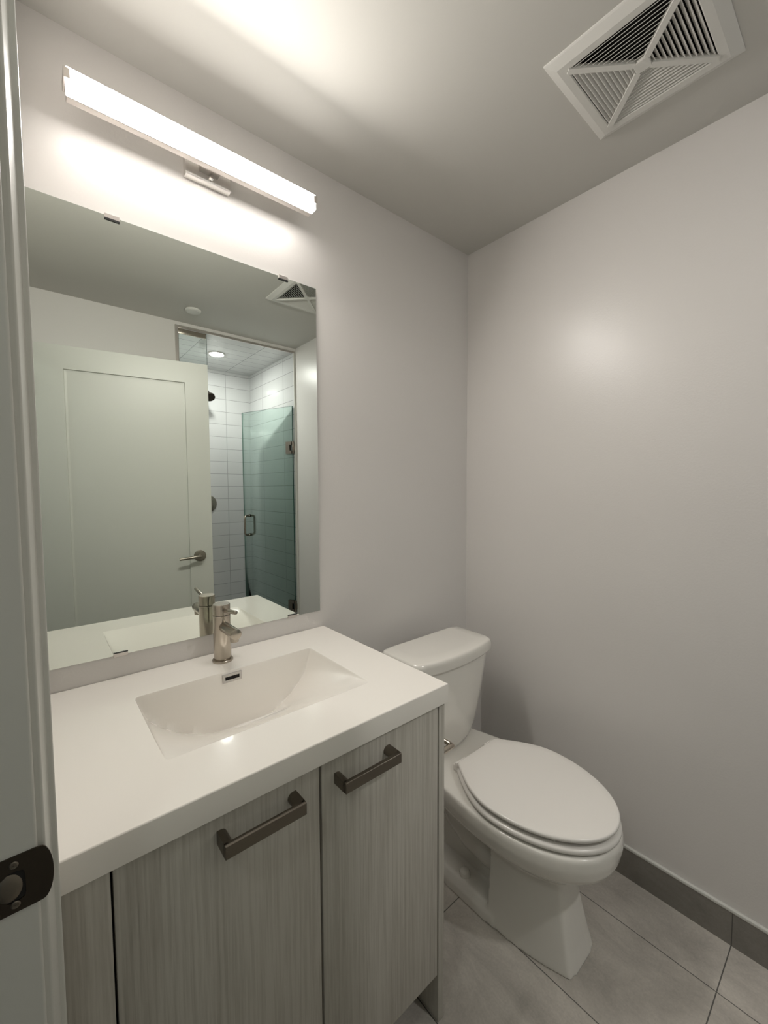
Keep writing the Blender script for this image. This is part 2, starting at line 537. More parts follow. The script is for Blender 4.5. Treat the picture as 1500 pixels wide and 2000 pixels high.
# ------------------------------------------------------------------ bathroom door, swung open (seen in the mirror)
DA = math.atan2(0.126, 0.751)
DL = 0.795
end = Vector((-0.758, -1.2995))
du = Vector((math.cos(DA), math.sin(DA)))
hinge = end - du * DL
door = bpy.data.objects.new('door_1', None)
COL.objects.link(door)
door.location = (hinge.x, hinge.y, 0.0)
door.rotation_euler = (0, 0, DA)
bpy.context.view_layer.update()
tag(door, 'pale grey one-panel bathroom door standing open, seen in the mirror', 'door', None, 'structure')
def local(o):
    o.parent = door
    o.matrix_parent_inverse = Matrix()
    return o
bm = bmesh.new()
DZ0, DZ1, TH = 0.012, 2.100, 0.035
px0, px1, pz0, pz1 = 0.122, DL - 0.122, 0.24, 1.986
box(bm, 0, px0, -TH, 0, DZ0, DZ1)
box(bm, px1, DL, -TH, 0, DZ0, DZ1)
box(bm, px0, px1, -TH, 0, pz1, DZ1)
box(bm, px0, px1, -TH, 0, DZ0, pz0)
local(finish(bm, 'door_frame', M['door'], None))
bm = bmesh.new()
def rect(i, y):
    return [(px0 + i, y, pz0 + i), (px1 - i, y, pz0 + i), (px1 - i, y, pz1 - i), (px0 + i, y, pz1 - i)]
for s, yo in ((1, 0.0), (-1, -TH)):
    loft(bm, [rect(0.0, yo - s * 0.0005), rect(0.002, yo - s * 0.0115), rect(0.009, yo - s * 0.0120), rect(0.010, yo - s * 0.0122)], cap=False)
    vs = [bm.verts.new(p) for p in rect(0.010, yo - s * 0.0122)]
    bm.faces.new(vs)
local(finish(bm, 'door_panel', M['door'], None, False))
# lever, both sides
for s, nm in ((1, 'lever_handle'), (-1, 'lever_handle')):
    yb = 0.0 if s > 0 else -TH
    bm = bmesh.new()
    hx, hz = DL - 0.0700, 0.993
    lathe(bm, (hx, yb, hz), (0, s, 0), [(0, 0.0330), (0.006, 0.0330), (0.009, 0.0315), (0.010, 0.029)], 40)
    lathe(bm, (hx, yb + s * 0.009, hz), (0, s, 0), [(0, 0.0105), (0.040, 0.0105), (0.043, 0.0085)], 24)
    pts = [(hx + 0.006, yb + s * 0.043, hz), (hx - 0.010, yb + s * 0.0455, hz), (hx - 0.055, yb + s * 0.047, hz - 0.004), (hx - 0.112, yb + s * 0.047, hz - 0.008)]
    tube(bm, pts, [0.0095, 0.0095, 0.0082, 0.0070], 18)
    tag(local(finish(bm, nm, M['lever'], None)), 'satin nickel door lever')
for z in (0.25, 1.255, 1.90):
    bm = bmesh.new()
    rod(bm, (-0.004, 0.005, z - 0.045), (-0.004, 0.005, z + 0.045), 0.006, 0.001)
    local(finish(bm, 'hinge', M['bronze'], None))
bm = bmesh.new()
box(bm, DL - 0.0004, DL + 0.0008, -TH + 0.005, -0.005, 0.965, 1.02)
local(finish(bm, 'latch_plate', M['nickel'], None))

# ------------------------------------------------------------------ vanity cabinet
YD = -0.569
cab = empty('vanity_cabinet', (-1.16, -0.28, 0), 'grey wood-grain vanity cabinet with two doors under the white countertop', 'cabinet')
ZB, ZT = 0.135, 0.8493
simple('side_panel', M['wood'], [(-0.815, -0.795, YD, -0.0125, 0.001, ZT)], cab, 0.0006)
simple('filler_panel', M['wood'], [(XL + 0.0005, -1.4985, YD, YD + 0.02, 0.001, ZT)], cab, 0.0006)
bm = bmesh.new()
box(bm, -1.549, -0.8155, YD + 0.0215, YD + 0.030, ZB + 0.002, ZT - 0.001)
box(bm, -1.549, -0.8155, YD + 0.030, -0.0125, ZB + 0.002, ZB + 0.018)
box(bm, -1.549, -1.531, YD + 0.030, -0.0125, 0.001, ZT - 0.001)
finish(bm, 'carcass', M['dark_gap'], cab)
simple('toe_kick', M['wood'], [(-1.53, -0.8155, -0.420, -0.402, 0.001, ZB + 0.001)], cab)
def door_front(x0, x1, hx0, hx1, hz0, hz1):
    d = simple('cabinet_door', M['wood'], [(x0, x1, YD, YD + 0.0205, ZB, ZT - 0.0025)], cab, 0.0008)
    bm = bmesh.new()
    zc, hh = (hz0 + hz1) / 2, (hz1 - hz0) / 2
    yf = -0.6100
    box(bm, hx0, hx1, yf, yf + 0.0095, hz0, hz1, 0.0007, 1)
    for s, xe in ((1, hx0), (-1, hx1)):
        # each foot: flat outer cheek, half-round inner side
        prof = [(xe, zc - hh), (xe + s * 0.006, zc - hh)]
        prof += [(xe + s * (0.006 + hh * math.sin(math.radians(a))), zc - hh * math.cos(math.radians(a))) for a in range(15, 180, 15)]
        prof += [(xe + s * 0.006, zc + hh), (xe, zc + hh)]
        extrude_poly(bm, [(x, yf + 0.006, z) for x, z in prof], (0, YD - yf - 0.0055, 0))
    tag(finish(bm, 'pull_handle', M['pull'], d), 'dark metal bar pull')
door_front(-1.4950, -1.1580, -1.3522, -1.2078, 0.7970, 0.8190)
door_front(-1.1525, -0.8195, -1.1230, -0.9776, 0.7908, 0.8124)

# ------------------------------------------------------------------ countertop with moulded basin
ct = empty('countertop', (-1.17, -0.29, 0.8495), 'white solid-surface countertop with moulded rectangular basin on the vanity', 'countertop')
CX0, CX1, CY0, CY1, CZ0, CZ1 = XL + 0.0005, -0.7925, -0.5794, -0.0005, 0.8495, 0.896
BX0, BX1, BY0, BY1 = -1.4000, -0.9340, -0.4480, -0.1500
def build_counter():
    bm = bmesh.new()
    N = 240
    bcx, bcy = (BX0 + BX1) / 2, (BY0 + BY1) / 2
    a, b, rc = (BX1 - BX0) / 2, (BY1 - BY0) / 2, 0.014
    def rrect(a, b, rc, n):
        pts = []
        segs = [(a - rc, b - rc, 0), (-(a - rc), b - rc, 90), (-(a - rc), -(b - rc), 180), (a - rc, -(b - rc), 270)]
        nc = 10
        for q, (cx, cy, a0) in enumerate(segs):
            for k in range(nc + 1):
                t = math.radians(a0 + 90 * k / nc)
                pts.append((cx + rc * math.cos(t), cy + rc * math.sin(t)))
            nx = segs[(q + 1) % 4]
            e = pts[-1]
            t = math.radians(nx[2])
            f = (nx[0] + rc * math.cos(t), nx[1] + rc * math.sin(t))
            m = 56 if q in (0, 2) else 36
            for k in range(1, m):
                pts.append((e[0] + (f[0] - e[0]) * k / m, e[1] + (f[1] - e[1]) * k / m))
        return pts
    out = rrect(a, b, rc, N)
    n = len(out)
    def sdf(x, y):
        qx, qy = abs(x) - (a - rc), abs(y) - (b - rc)
        return -(math.hypot(max(qx, 0), max(qy, 0)) + min(max(qx, qy), 0) - rc)
    def smin(p, q, k):
        h = max(k - abs(p - q), 0) / k
        return min(p, q) - h * h * k * 0.25
    def depth(x, y):
        d = max(sdf(x, y), 0.0)
        s = min(abs(x + 0.0 - 0.018) / (a + 0.018 if x < 0 else a - 0.018), 1.0)
        t = min(max((y + b) / (2 * b), 0), 1)
        fl = 0.166 * (0.2 + 0.8 * (1 - s ** 2.4)) * (0.90 * t ** 1.12 + 0.10 * t)
        back = (b - y) * 9.0                       # steep back
        ends = (a - abs(x)) * 2.6
        front = (y + b) * 1.0
        w = smin(smin(fl, back, 0.022), ends, 0.012)
        w = min(w, d * 9.0 + 0.0)
        # rolled rim
        e = 0.004
        if d < e:
            w *= (d / e) ** 0.6
        return max(w, 0.0)
    rings = []
    scales = [0, 0.002, 0.004, 0.008, 0.013, 0.02, 0.03, 0.045, 0.06, 0.08, 0.10, 0.125, 0.15, 0.18, 0.215, 0.255, 0.30, 0.35, 0.40, 0.46, 0.52, 0.58, 0.65, 0.72, 0.80, 0.88, 0.95]
    core = a - b * 0.98
    for sc in scales:
        ring = []
        for (x, y) in out:
            tx = max(-core, min(core, x)) * 0.96
            X, Y = x + (tx - x) * sc, y + (0 - y) * sc
            ring.append(bm.verts.new((bcx + X, bcy + Y, CZ1 - depth(X, Y))))
        rings.append(ring)
    for p, q in zip(rings, rings[1:]):
        for k in range(n):
            bm.faces.new((p[k], p[(k + 1) % n], q[(k + 1) % n], q[k]))
    last = rings[-1]
    bm.faces.new(last)
    bmesh.ops.triangulate(bm, faces=[f for f in bm.faces if len(f.verts) > 4])
    # flat top out to the edges, a small round on the edges, then the apron
    rb = 0.0022
    def outer(off, z):
        ring = []
        X0, X1, Y0, Y1 = CX0 + off - bcx, CX1 - off - bcx, CY0 + off - bcy, CY1 - off - bcy
        per = []
        for (x, y) in out:
            # scale the ray to the rectangle
            k = min((X1 / x) if x > 1e-9 else 1e9, (X0 / x) if x < -1e-9 else 1e9, (Y1 / y) if y > 1e-9 else 1e9, (Y0 / y) if y < -1e-9 else 1e9)
            per.append([x * k, y * k])
        for (cxn, cyn) in ((X0, Y0), (X0, Y1), (X1, Y0), (X1, Y1)):
            j = min(range(n), key=lambda i: (per[i][0] - cxn) ** 2 + (per[i][1] - cyn) ** 2)
            per[j] = [cxn, cyn]
        return [bm.verts.new((bcx + x, bcy + y, z)) for x, y in per]
    prev = rings[0]
    ups = [(rb, CZ1), (rb * 0.35, CZ1 - rb * 0.3), (0, CZ1 - rb), (0, CZ0)]
    rs = [outer(o, z) for o, z in ups]
    for p, q in zip([prev] + rs, rs):
        for k in range(n):
            bm.faces.new((q[k], q[(k + 1) % n], p[(k + 1) % n], p[k]))
    inner = outer(0.03, CZ0)
    for k in range(n):
        bm.faces.new((inner[k], inner[(k + 1) % n], rs[-1][(k + 1) % n], rs[-1][k]))
    o = finish(bm, 'top_with_basin', M['counter'], ct, True, 48)
    for p in o.data.polygons:
        if abs(p.normal.z) > 0.99999 and abs(p.center.z - CZ1) < 1e-6:
            p.use_smooth = False
build_counter()
# overflow cover on the steep back of the basin
bm = bmesh.new()
ox0, ox1, oz0, oz1 = -1.1985, -1.1480, 0.8675, 0.8895
oy = BY1 - 0.0022
for (x0, x1, z0, z1) in ((ox0, ox1, oz0, oz0 + 0.0065), (ox0, ox1, oz1 - 0.0065, oz1), (ox0, ox0 + 0.0065, oz0 + 0.0065, oz1 - 0.0065), (ox1 - 0.0065, ox1, oz0 + 0.0065, oz1 - 0.0065)):
    box(bm, x0, x1, oy - 0.0045, oy + 0.001, z0, z1)
ov = finish(bm, 'overflow_cover', M['steel'], ct)
tag(ov, 'small chrome overflow cover with a dark slot')
simple('slot', M['dark_gap'], [(ox0 + 0.006, ox1 - 0.006, oy - 0.003, oy, oz0 + 0.006, oz1 - 0.006)], ov)

# ------------------------------------------------------------------ faucet
fx, fy, fz = -1.1685, -0.0700, CZ1
fa = empty('faucet', (fx, fy, fz), 'brushed nickel single-lever faucet standing behind the basin', 'faucet')
bm = bmesh.new()
lathe(bm, (fx, fy, fz), (0, 0, 1), [(0, 0.0275), (0.0045, 0.0278), (0.0065, 0.0265), (0.0070, 0.0235)], 48)
finish(bm, 'base_ring', M['nickel'], fa)
bm = bmesh.new()
lathe(bm, (fx, fy, fz + 0.006), (0, 0, 1), [(0, 0.0215), (0.003, 0.0233), (0.124, 0.0233), (0.1255, 0.0222)], 48)
finish(bm, 'body', M['nickel'], fa)
bm = bmesh.new()
lathe(bm, (fx, fy, fz + 0.1325), (0, 0, 1), [(0, 0.0222), (0.001, 0.0233), (0.0285, 0.0233), (0.0300, 0.0222)], 48)
hd = finish(bm, 'handle_cap', M['nickel'], fa)
bm = bmesh.new()
rod(bm, (fx, fy - 0.020, fz + 0.1475), (fx, fy - 0.110, fz + 0.1620), 0.0056, 0.0012)
finish(bm, 'lever', M['nickel'], hd)
bm = bmesh.new()
rod(bm, (fx, fy - 0.006, fz + 0.101), (fx, fy - 0.110, fz + 0.103), 0.0142, 0.0012, 36)
lathe(bm, (fx, fy - 0.0955, fz + 0.1000), (0, 0, -1), [(0, 0.0108), (0.0185, 0.0108), (0.0192, 0.0094)], 28)
finish(bm, 'spout', M['nickel'], fa)

# ------------------------------------------------------------------ mirror with clips
MX0, MX1, MZ0, MZ1 = XL + 0.012, -0.8093, 0.9552, 2.0485
mi = empty('mirror', ((MX0 + MX1) / 2, -0.003, MZ0), 'large frameless rectangular wall mirror over the vanity', 'mirror')
bm = bmesh.new()
fs = box(bm, MX0, MX1, -0.006, -0.0005, MZ0, MZ1, mi=1)
for f in fs:
    if abs(f.calc_center_median().y + 0.006) < 1e-5:
        f.material_index = 0
finish(bm, 'mirror_glass', [M['mirror'], M['mirror_edge']], mi, False)
for (x0, x1, top) in ((-1.4010, -1.3690, True), (-0.9440, -0.9120, True), (-1.4200, -1.3880, False), (-0.9320, -0.8990, False)):
    bm = bmesh.new()
    if top:
        box(bm, x0, x1, -0.0090, -0.0066, MZ1 - 0.0065, MZ1 + 0.0035, 0.0004, 1)
        box(bm, x0, x1, -0.0066, -0.0005, MZ1 + 0.0008, MZ1 + 0.0035)
    else:
        box(bm, x0, x1, -0.0090, -0.0066, MZ0 - 0.0035, MZ0 + 0.0055, 0.0004, 1)
        box(bm, x0, x1, -0.0066, -0.0005, MZ0 - 0.0035, MZ0 - 0.0008)
    mc = finish(bm, 'mirror_clip', M['alu'], mi)
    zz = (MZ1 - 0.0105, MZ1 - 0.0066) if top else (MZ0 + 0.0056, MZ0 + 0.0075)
    tag(simple('pad', M['black'], [(x0, x1, -0.0088, -0.0063, *zz)], mc), 'black pad of the clip')  # dark reflection along the clip, drawn as a black strip

# ------------------------------------------------------------------ vanity light bar
vl = empty('vanity_light', (-1.155, -0.01, 2.235), 'glowing frosted bar light on the wall above the mirror', 'wall light')
LX0, LX1 = -1.4715, -0.8612
LZ0, LZ1 = 2.2345, 2.2785
bm = bmesh.new()
box(bm, LX0, LX1, -0.1000, -0.0745, LZ0, LZ1, 0.0015, 2)
bm.normal_update()
for f in bm.faces:
    n = f.normal
    f.material_index = 0 if n.y < -0.8 else (1 if n.z < -0.5 else (2 if n.z > 0.3 else 3))
finish(bm, 'diffuser', M['bar_glow'], vl)
bm = bmesh.new()
box(bm, LX0 + 0.001, LX1 - 0.001, -0.0743, -0.0560, LZ0 - 0.0005, LZ1 - 0.001, 0.001, 1)
finish(bm, 'metal_channel', M['alu'], vl)
for s, xe in ((-1, LX0), (1, LX1)):
    bm = bmesh.new()
    xa, xb = sorted((xe + s * 0.0005, xe + s * 0.0045))
    box(bm, xa, xb, -0.1020, -0.0560, 2.2530, 2.2740, 0.0006, 1)
    xa, xb = sorted((xe - s * 0.0070, xe + s * 0.0045))
    box(bm, xa, xb, -0.1025, -0.1004, 2.2530, 2.2740, 0.0004, 1)
    finish(bm, 'end_clip', M['alu'], vl)
bm = bmesh.new()
box(bm, -1.2145, -1.0945, -0.0200, -0.0005, 2.2235, 2.3350, 0.0012, 2)
box(bm, -1.2145, -1.0945, -0.0235, -0.0195, 2.2235, 2.2285, 0.0008, 1)
finish(bm, 'backplate', M['satin'], vl)
bl = bpy.data.lights.new('led_strip', 'AREA')  # added beam at the bar's edge, keeps the ceiling from burning out
bl.shape = 'RECTANGLE'
bl.size, bl.size_y = LX1 - LX0 - 0.012, 0.018
bl.energy = BAR_WATTS
bl.color = BAR_EMISSION[:3]
blo = bpy.data.objects.new('led_strip', bl)
COL.objects.link(blo)
blo.location = ((LX0 + LX1) / 2, -0.1035, LZ0 - 0.0025)
blo.rotation_euler = (math.radians(-58), 0, 0)
simple('mounting_arm', M['alu'], [(-1.180, -1.130, -0.0565, -0.0195, 2.2440, 2.2690)], vl, 0.001)
for (z, y1, r) in ((2.2400, -0.0330, 0.0058), (2.2530, -0.050, 0.0042)):
    bm = bmesh.new()
    lathe(bm, (-1.1490, -0.0195, z - 0.004), (0, -1, 0), [(0, r), (-0.0195 - y1 - 0.003, r), (-0.0195 - y1 - 0.001, r * 0.8), (-0.0195 - y1, r * 0.4)], 24)
    finish(bm, 'thumb_screw', M['chrome'], vl)

# ------------------------------------------------------------------ ceiling exhaust grille
cv = empty('exhaust_grille', (VX, VY, H), 'square white louvred exhaust fan grille in the ceiling above the toilet', 'vent')
def sq(h, z):
    return [(VX - h, VY - h, z), (VX + h, VY - h, z), (VX + h, VY + h, z), (VX - h, VY + h, z)]
bm = bmesh.new()
loft(bm, [sq(0.126, H + 0.02), sq(0.126, 2.4270), sq(0.1285, 2.4245), sq(0.146, 2.4245), sq(0.1665, 2.4345), sq(0.1690, 2.4365), sq(0.1690, H - 0.0002)], cap=False)
finish(bm, 'grille_frame', M['vent'], cv, False)
bm = bmesh.new()
hub = 0.017
for (sx, sy) in ((-1, -1), (1, -1), (1, 1), (-1, 1)):
    d = Vector((sx, sy, 0)).normalized()
    nrm = Vector((-d.y, d.x, 0))
    c = Vector((VX, VY, 0))
    p0, p1 = c + d * (hub * 1.2), c + d * (0.1262 * math.sqrt(2))
    w = 0.0072
    z0, z1 = 2.4215, 2.4330
    pts = [p0 - nrm * w, p1 - nrm * w, p1 + nrm * w, p0 + nrm * w]
    extrude_poly(bm, [(p.x, p.y, z0) for p in pts], (0, 0, z1 - z0))
box(bm, VX - hub, VX + hub, VY - hub, VY + hub, 2.4212, 2.4328, 0.001, 1)
finish(bm, 'cross_ribs', M['vent'], cv, False)
for q in range(4):
    bm = bmesh.new()
    ca, sa = [(1, 0), (0, 1), (-1, 0), (0, -1)][q]
    for k in range(11):
        t = 0.0215 + k * 0.00985               # distance of the lower edge from the centre
        lo, up = t + 0.0034, t - 0.0034
        z0, z1 = 2.4260, 2.4330
        th = 0.0013
        def P(d, e, z):
            return (VX + ca * d - sa * e, VY + sa * d + ca * e, z)
        L0 = lo - 0.009
        L1 = up - 0.006
        if L1 < 0.004:
            continue
        sec = [(lo, z0), (lo - th * 1.3, z0 - 0.0003), (up - th * 1.3, z1), (up, z1)]
        a = [bm.verts.new(P(d, -(d - 0.008), z)) for d, z in sec]
        b = [bm.verts.new(P(d, (d - 0.008), z)) for d, z in sec]
        bm.faces.new(a[::-1]); bm.faces.new(b)
        for i in range(4):
            bm.faces.new((a[i], a[(i + 1) % 4], b[(i + 1) % 4], b[i]))
    finish(bm, 'louvre_slats', M['vent'], cv, False)
bm = bmesh.new()
loft(bm, [sq(0.1262, H + 0.0795), sq(0.1262, H + 0.0005)], cap=False)
bm.faces.new([bm.verts.new(p) for p in sq(0.1262, H + 0.079)])
finish(bm, 'fan_housing', M['dark_gap'], cv, False)

# round cover on the ceiling (seen in the mirror)
bm = bmesh.new()
lathe(bm, (-0.794, -1.4186, H - 0.0002), (0, 0, -1), [(0, 0.044), (0.006, 0.044), (0.010, 0.041), (0.0105, 0.036), (0.0125, 0.034), (0.013, 0.030)], 48)
tag(finish(bm, 'ceiling_cover', M['vent'], None), 'small flat round white cover on the ceiling, seen in the mirror', 'ceiling cover')

# ------------------------------------------------------------------ toilet
TX = -0.392
to = empty('toilet', (TX, -0.42, 0), 'off-white two-piece toilet with closed lid between vanity and wall', 'toilet')
def egg(yb, yw, yf, hb, hw, z, n=72, pf=2.15, off=0.0):
    """outline: back edge at yb with half width hb, widest hw at yw, rounded nose at yf"""
    pts = []
    hb, hw, yf, yb = hb + off, hw + off, yf - off, yb + off
    half = n // 2
    right = []
    m = int(half * 0.45)
    for k in range(m):
        t = k / m
        y = yb + (yw - yb) * t
        s = math.sin(t * PI / 2)
        right.append((hb + (hw - hb) * s, y))
    for k in range(half - m + 1):
        a = (PI / 2) * k / (half - m)
        x = hw * math.cos(a) ** (2 / pf)
        y = yw + (yf - yw) * math.sin(a) ** (2 / pf)
        right.append((x, y))
    for (x, y) in right:
        pts.append((TX + x, y, z))
    for (x, y) in right[-2::-1]:
        pts.append((TX - x, y, z))
    return pts
def column(yb, yf, hb, hm, hf, z, ch=0.018):
    """pedestal outline: widest hm mid-way, flat front of half width hf, chamfered"""
    ym = yb + (yf - yb) * 0.35
    half = [(hb, yb)]
    for k in range(1, 13):
        t = k / 12
        half.append((hb + (hf - hb) * (0.25 * t + 0.75 * t ** 2.6), yb + (yf + 0.010 - yb) * t))
    half += [(hf * 0.93, yf + 0.0045), (hf * 0.80, yf + 0.0015), (hf * 0.55, yf - 0.001), (hf * 0.2, yf - 0.002)]
    return [(TX + x, y, z) for x, y in half] + [(TX - x, y, z) for x, y in half[::-1]]

RIM = dict(yb=-0.095, yw=-0.545, yf=-0.832, hb=0.112, hw=0.203)
bm = bmesh.new()
# bowl shell
secs = []
for z, off, sh in ((0.235, -0.105, 0.02), (0.265, -0.082, 0.01), (0.295, -0.050, 0.0), (0.315, -0.026, 0.0), (0.330, -0.011, 0.0), (0.348, -0.001, 0), (0.375, 0.004, 0), (0.398, 0.003, 0), (0.408, 0.0, 0), (0.411, -0.004, 0)):
    secs.append(egg(RIM['yb'], RIM['yw'] + sh, RIM['yf'] - off, RIM['hb'] + off * 0.45, RIM['hw'] + off, z))
loft(bm, secs)
# front pedestal
loft(bm, [column(-0.497, -0.752, 0.122, 0.124, 0.076, -0.0), column(-0.497, -0.738, 0.117, 0.119, 0.070, 0.05), column(-0.497, -0.722, 0.111, 0.113, 0.063, 0.12),
          column(-0.497, -0.703, 0.104, 0.106, 0.054, 0.21), column(-0.497, -0.684, 0.104, 0.108, 0.050, 0.29), column(-0.497, -0.680, 0.104, 0.11, 0.05, 0.33)])
# rear flange on the floor
def flange(h, yb, z):
    half = [(h * 0.80, yb), (h * 0.92, yb - 0.06), (h, -0.30), (h * 1.02, -0.42), (h, -0.52)]
    return [(TX + x, y, z) for x, y in half] + [(TX - x, y, z) for x, y in half[::-1]]
loft(bm, [flange(0.124, -0.13, 0.0), flange(0.123, -0.131, 0.030), flange(0.112, -0.135, 0.050), flange(0.104, -0.140, 0.055)])
# core web and trapway
loft(bm, [[(TX + x, y, z) for x, y in ((0.044, -0.16), (0.044, -0.50), (-0.044, -0.50), (-0.044, -0.16))] for z in (0.0, 0.15, 0.395)])
tube(bm, [(TX, -0.50, 0.145), (TX, -0.44, 0.150), (TX, -0.38, 0.165), (TX, -0.32, 0.205), (TX, -0.275, 0.255), (TX, -0.24, 0.27), (TX, -0.205, 0.24), (TX, -0.195, 0.16), (TX, -0.195, 0.02)],
     [0.064, 0.070, 0.076, 0.080, 0.080, 0.078, 0.074, 0.072, 0.078], 24)
bowl = finish(bm, 'bowl', M['porcelain'], to, True, 180)
rm = bowl.modifiers.new('weld', 'REMESH')
rm.mode = 'VOXEL'
rm.voxel_size = 0.0042
rm.use_smooth_shade = True
smo = bowl.modifiers.new('soften', 'SMOOTH')
smo.factor = 0.5
smo.iterations = 7
# bolt caps
for s in (-1, 1):
    bm = bmesh.new()
    lathe(bm, (TX + s * 0.086, -0.385, 0.050), (s * 0.15, 0, 1), [(0, 0.0185), (0.012, 0.0185), (0.021, 0.0155), (0.026, 0.009), (0.0275, 0.001)], 28)
    finish(bm, 'bolt_cap', M['porcelain'], to)
# tank
def tank_sec(hw, yb, yc, yf, z, r=0.035):
    """bowed front: yc at the corners, yf in the middle"""
    right = [(hw - 0.012, yb), (hw - 0.003, yb - 0.004), (hw, yb - 0.014)]
    right += [(hw, yb + (yc - yb) * 0.35), (hw, yb + (yc - yb) * 0.7)]
    right += [(hw - 0.002, yc + 0.010), (hw - 0.009, yc - 0.004), (hw - 0.022, yc - 0.013)]
    x0 = hw - 0.022
    for k in range(1, 9):
        x = x0 * (1 - k / 8)
        right.append((x, (yc - 0.013) + (yf - yc + 0.013) * (1 - (x / x0) ** 2)))
    return [(TX + x, y, z) for x, y in right] + [(TX - x, y, z) for x, y in right[-2::-1]]
bm = bmesh.new()
loft(bm, [tank_sec(0.098, -0.118, -0.235, -0.266, 0.4120), tank_sec(0.112, -0.113, -0.242, -0.272, 0.4185), tank_sec(0.122, -0.110, -0.246, -0.276, 0.434), tank_sec(0.138, -0.107, -0.252, -0.281, 0.47), tank_sec(0.153, -0.105, -0.256, -0.285, 0.53),
          tank_sec(0.169, -0.103, -0.260, -0.289, 0.60), tank_sec(0.184, -0.100, -0.263, -0.293, 0.68), tank_sec(0.193, -0.099, -0.265, -0.295, 0.7365)])
finish(bm, 'tank', M['porcelain'], to, True, 50)
bm = bmesh.new()
def lid_sec(off, z):
    return tank_sec(0.2135 + off, -0.094 - off * 0.0, -0.270 - off, -0.308 - off, z)
loft(bm, [lid_sec(-0.012, 0.7370), lid_sec(-0.004, 0.7372), lid_sec(-0.001, 0.739), lid_sec(0.0, 0.744), lid_sec(0.0015, 0.766), lid_sec(0.0, 0.777), lid_sec(-0.004, 0.7825), lid_sec(-0.010, 0.7850), lid_sec(-0.05, 0.7858)])
finish(bm, 'tank_lid', M['porcelain'], to, True, 50)
# seat ring and lid
def slab(name, zs, mat, back_y, off0, tilt=0.0):
    bm = bmesh.new()
    secs = []
    for z, off in zs:
        secs.append(egg(back_y, -0.560, -0.829, 0.106, 0.196, z, n=96, pf=1.98, off=off + off0))
    loft(bm, secs)
    for v in bm.verts:
        v.co.z += tilt * max(back_y - v.co.y, 0.0)
    return finish(bm, name, mat, to, True, 50)
slab('seat', [(0.4150, -0.008), (0.4160, -0.002), (0.4200, 0.0015), (0.4270, 0.0015), (0.4310, -0.002), (0.4325, -0.010)], M['seat'], -0.372, 0.003)
lid = slab('seat_lid', [(0.4400, -0.010), (0.4405, -0.004), (0.4425, -0.001), (0.4480, 0.0), (0.4515, -0.0015), (0.4530, -0.005), (0.4540, -0.030)], M['seat'], -0.3655, 0.0, 0.011)
for (dx, y) in ((-0.13, -0.72), (0.13, -0.72), (-0.15, -0.46), (0.15, -0.46)):
    bm = bmesh.new()
    box(bm, TX + dx - 0.010, TX + dx + 0.010, y - 0.008, y + 0.008, 0.4322, 0.4402 + 0.011 * (-0.3655 - y), 0.001, 1)
    finish(bm, 'bumper', M['seat'], lid)
for s in (-1, 1):
    bm = bmesh.new()
    box(bm, TX + s * 0.080 - 0.022, TX + s * 0.080 + 0.022, -0.385, -0.342, 0.4112, 0.4330, 0.004, 3)
    rod(bm, (TX + s * 0.080 - 0.024, -0.358, 0.4365), (TX + s * 0.080 + 0.024, -0.358, 0.4365), 0.0075, 0.001)
    finish(bm, 'hinge', M['seat'], to)
bm = bmesh.new()
rod(bm, (TX - 0.030, -0.362, 0.4330), (TX + 0.030, -0.362, 0.4330), 0.008, 0.001)
box(bm, TX - 0.030, TX + 0.030, -0.372, -0.352, 0.4120, 0.4330)
finish(bm, 'hinge_bar', M['seat'], to)

# ------------------------------------------------------------------ paper holder on the cabinet side
ph = empty('toilet_paper_holder', (-0.795, -0.515, 0.667), 'small nickel paper-holder arm on the vanity side by the toilet', 'paper holder')
bm = bmesh.new()
lathe(bm, (-0.7948, -0.5155, 0.6675), (1, 0, 0), [(0, 0.021), (0.006, 0.021), (0.008, 0.0195)], 32)
finish(bm, 'rosette', M['nickel'], ph)
bm = bmesh.new()
rod(bm, (-0.787, -0.5155, 0.6675), (-0.7000, -0.5155, 0.6675), 0.0082, 0.0012)
rod(bm, (-0.7080, -0.5155, 0.6735), (-0.7080, -0.385, 0.6735), 0.0062, 0.0012)
finish(bm, 'arm', M['nickel'], ph)

# ------------------------------------------------------------------ shower fittings (seen in the mirror)
gp = empty('shower_glass_panel', (-0.735, YF - 0.045, 0.10), 'clear fixed glass panel closing half the shower opening, with metal header', 'glass panel')
GX0, GX1, GY = SX0 + 0.006, -0.6430, YF - 0.010
bm = bmesh.new()
fs = box(bm, GX0, GX1, GY - 0.010, GY, 0.101, SZ - 0.006, mi=0)
for f in fs:
    if abs(f.calc_center_median().x - GX1) < 1e-5:
        f.material_index = 1
finish(bm, 'glass_pane', [M['glass'], M['glass_edge']], gp, False)
simple('header_channel', M['nickel'], [(GX0, GX1 - 0.006, GY - 0.013, GY + 0.003, SZ - 0.036, SZ - 0.0055)], gp, 0.001)
simple('side_channel', M['nickel'], [(SX0 + 0.0005, SX0 + 0.010, GY - 0.013, GY + 0.003, 0.101, SZ - 0.037)], gp, 0.001)

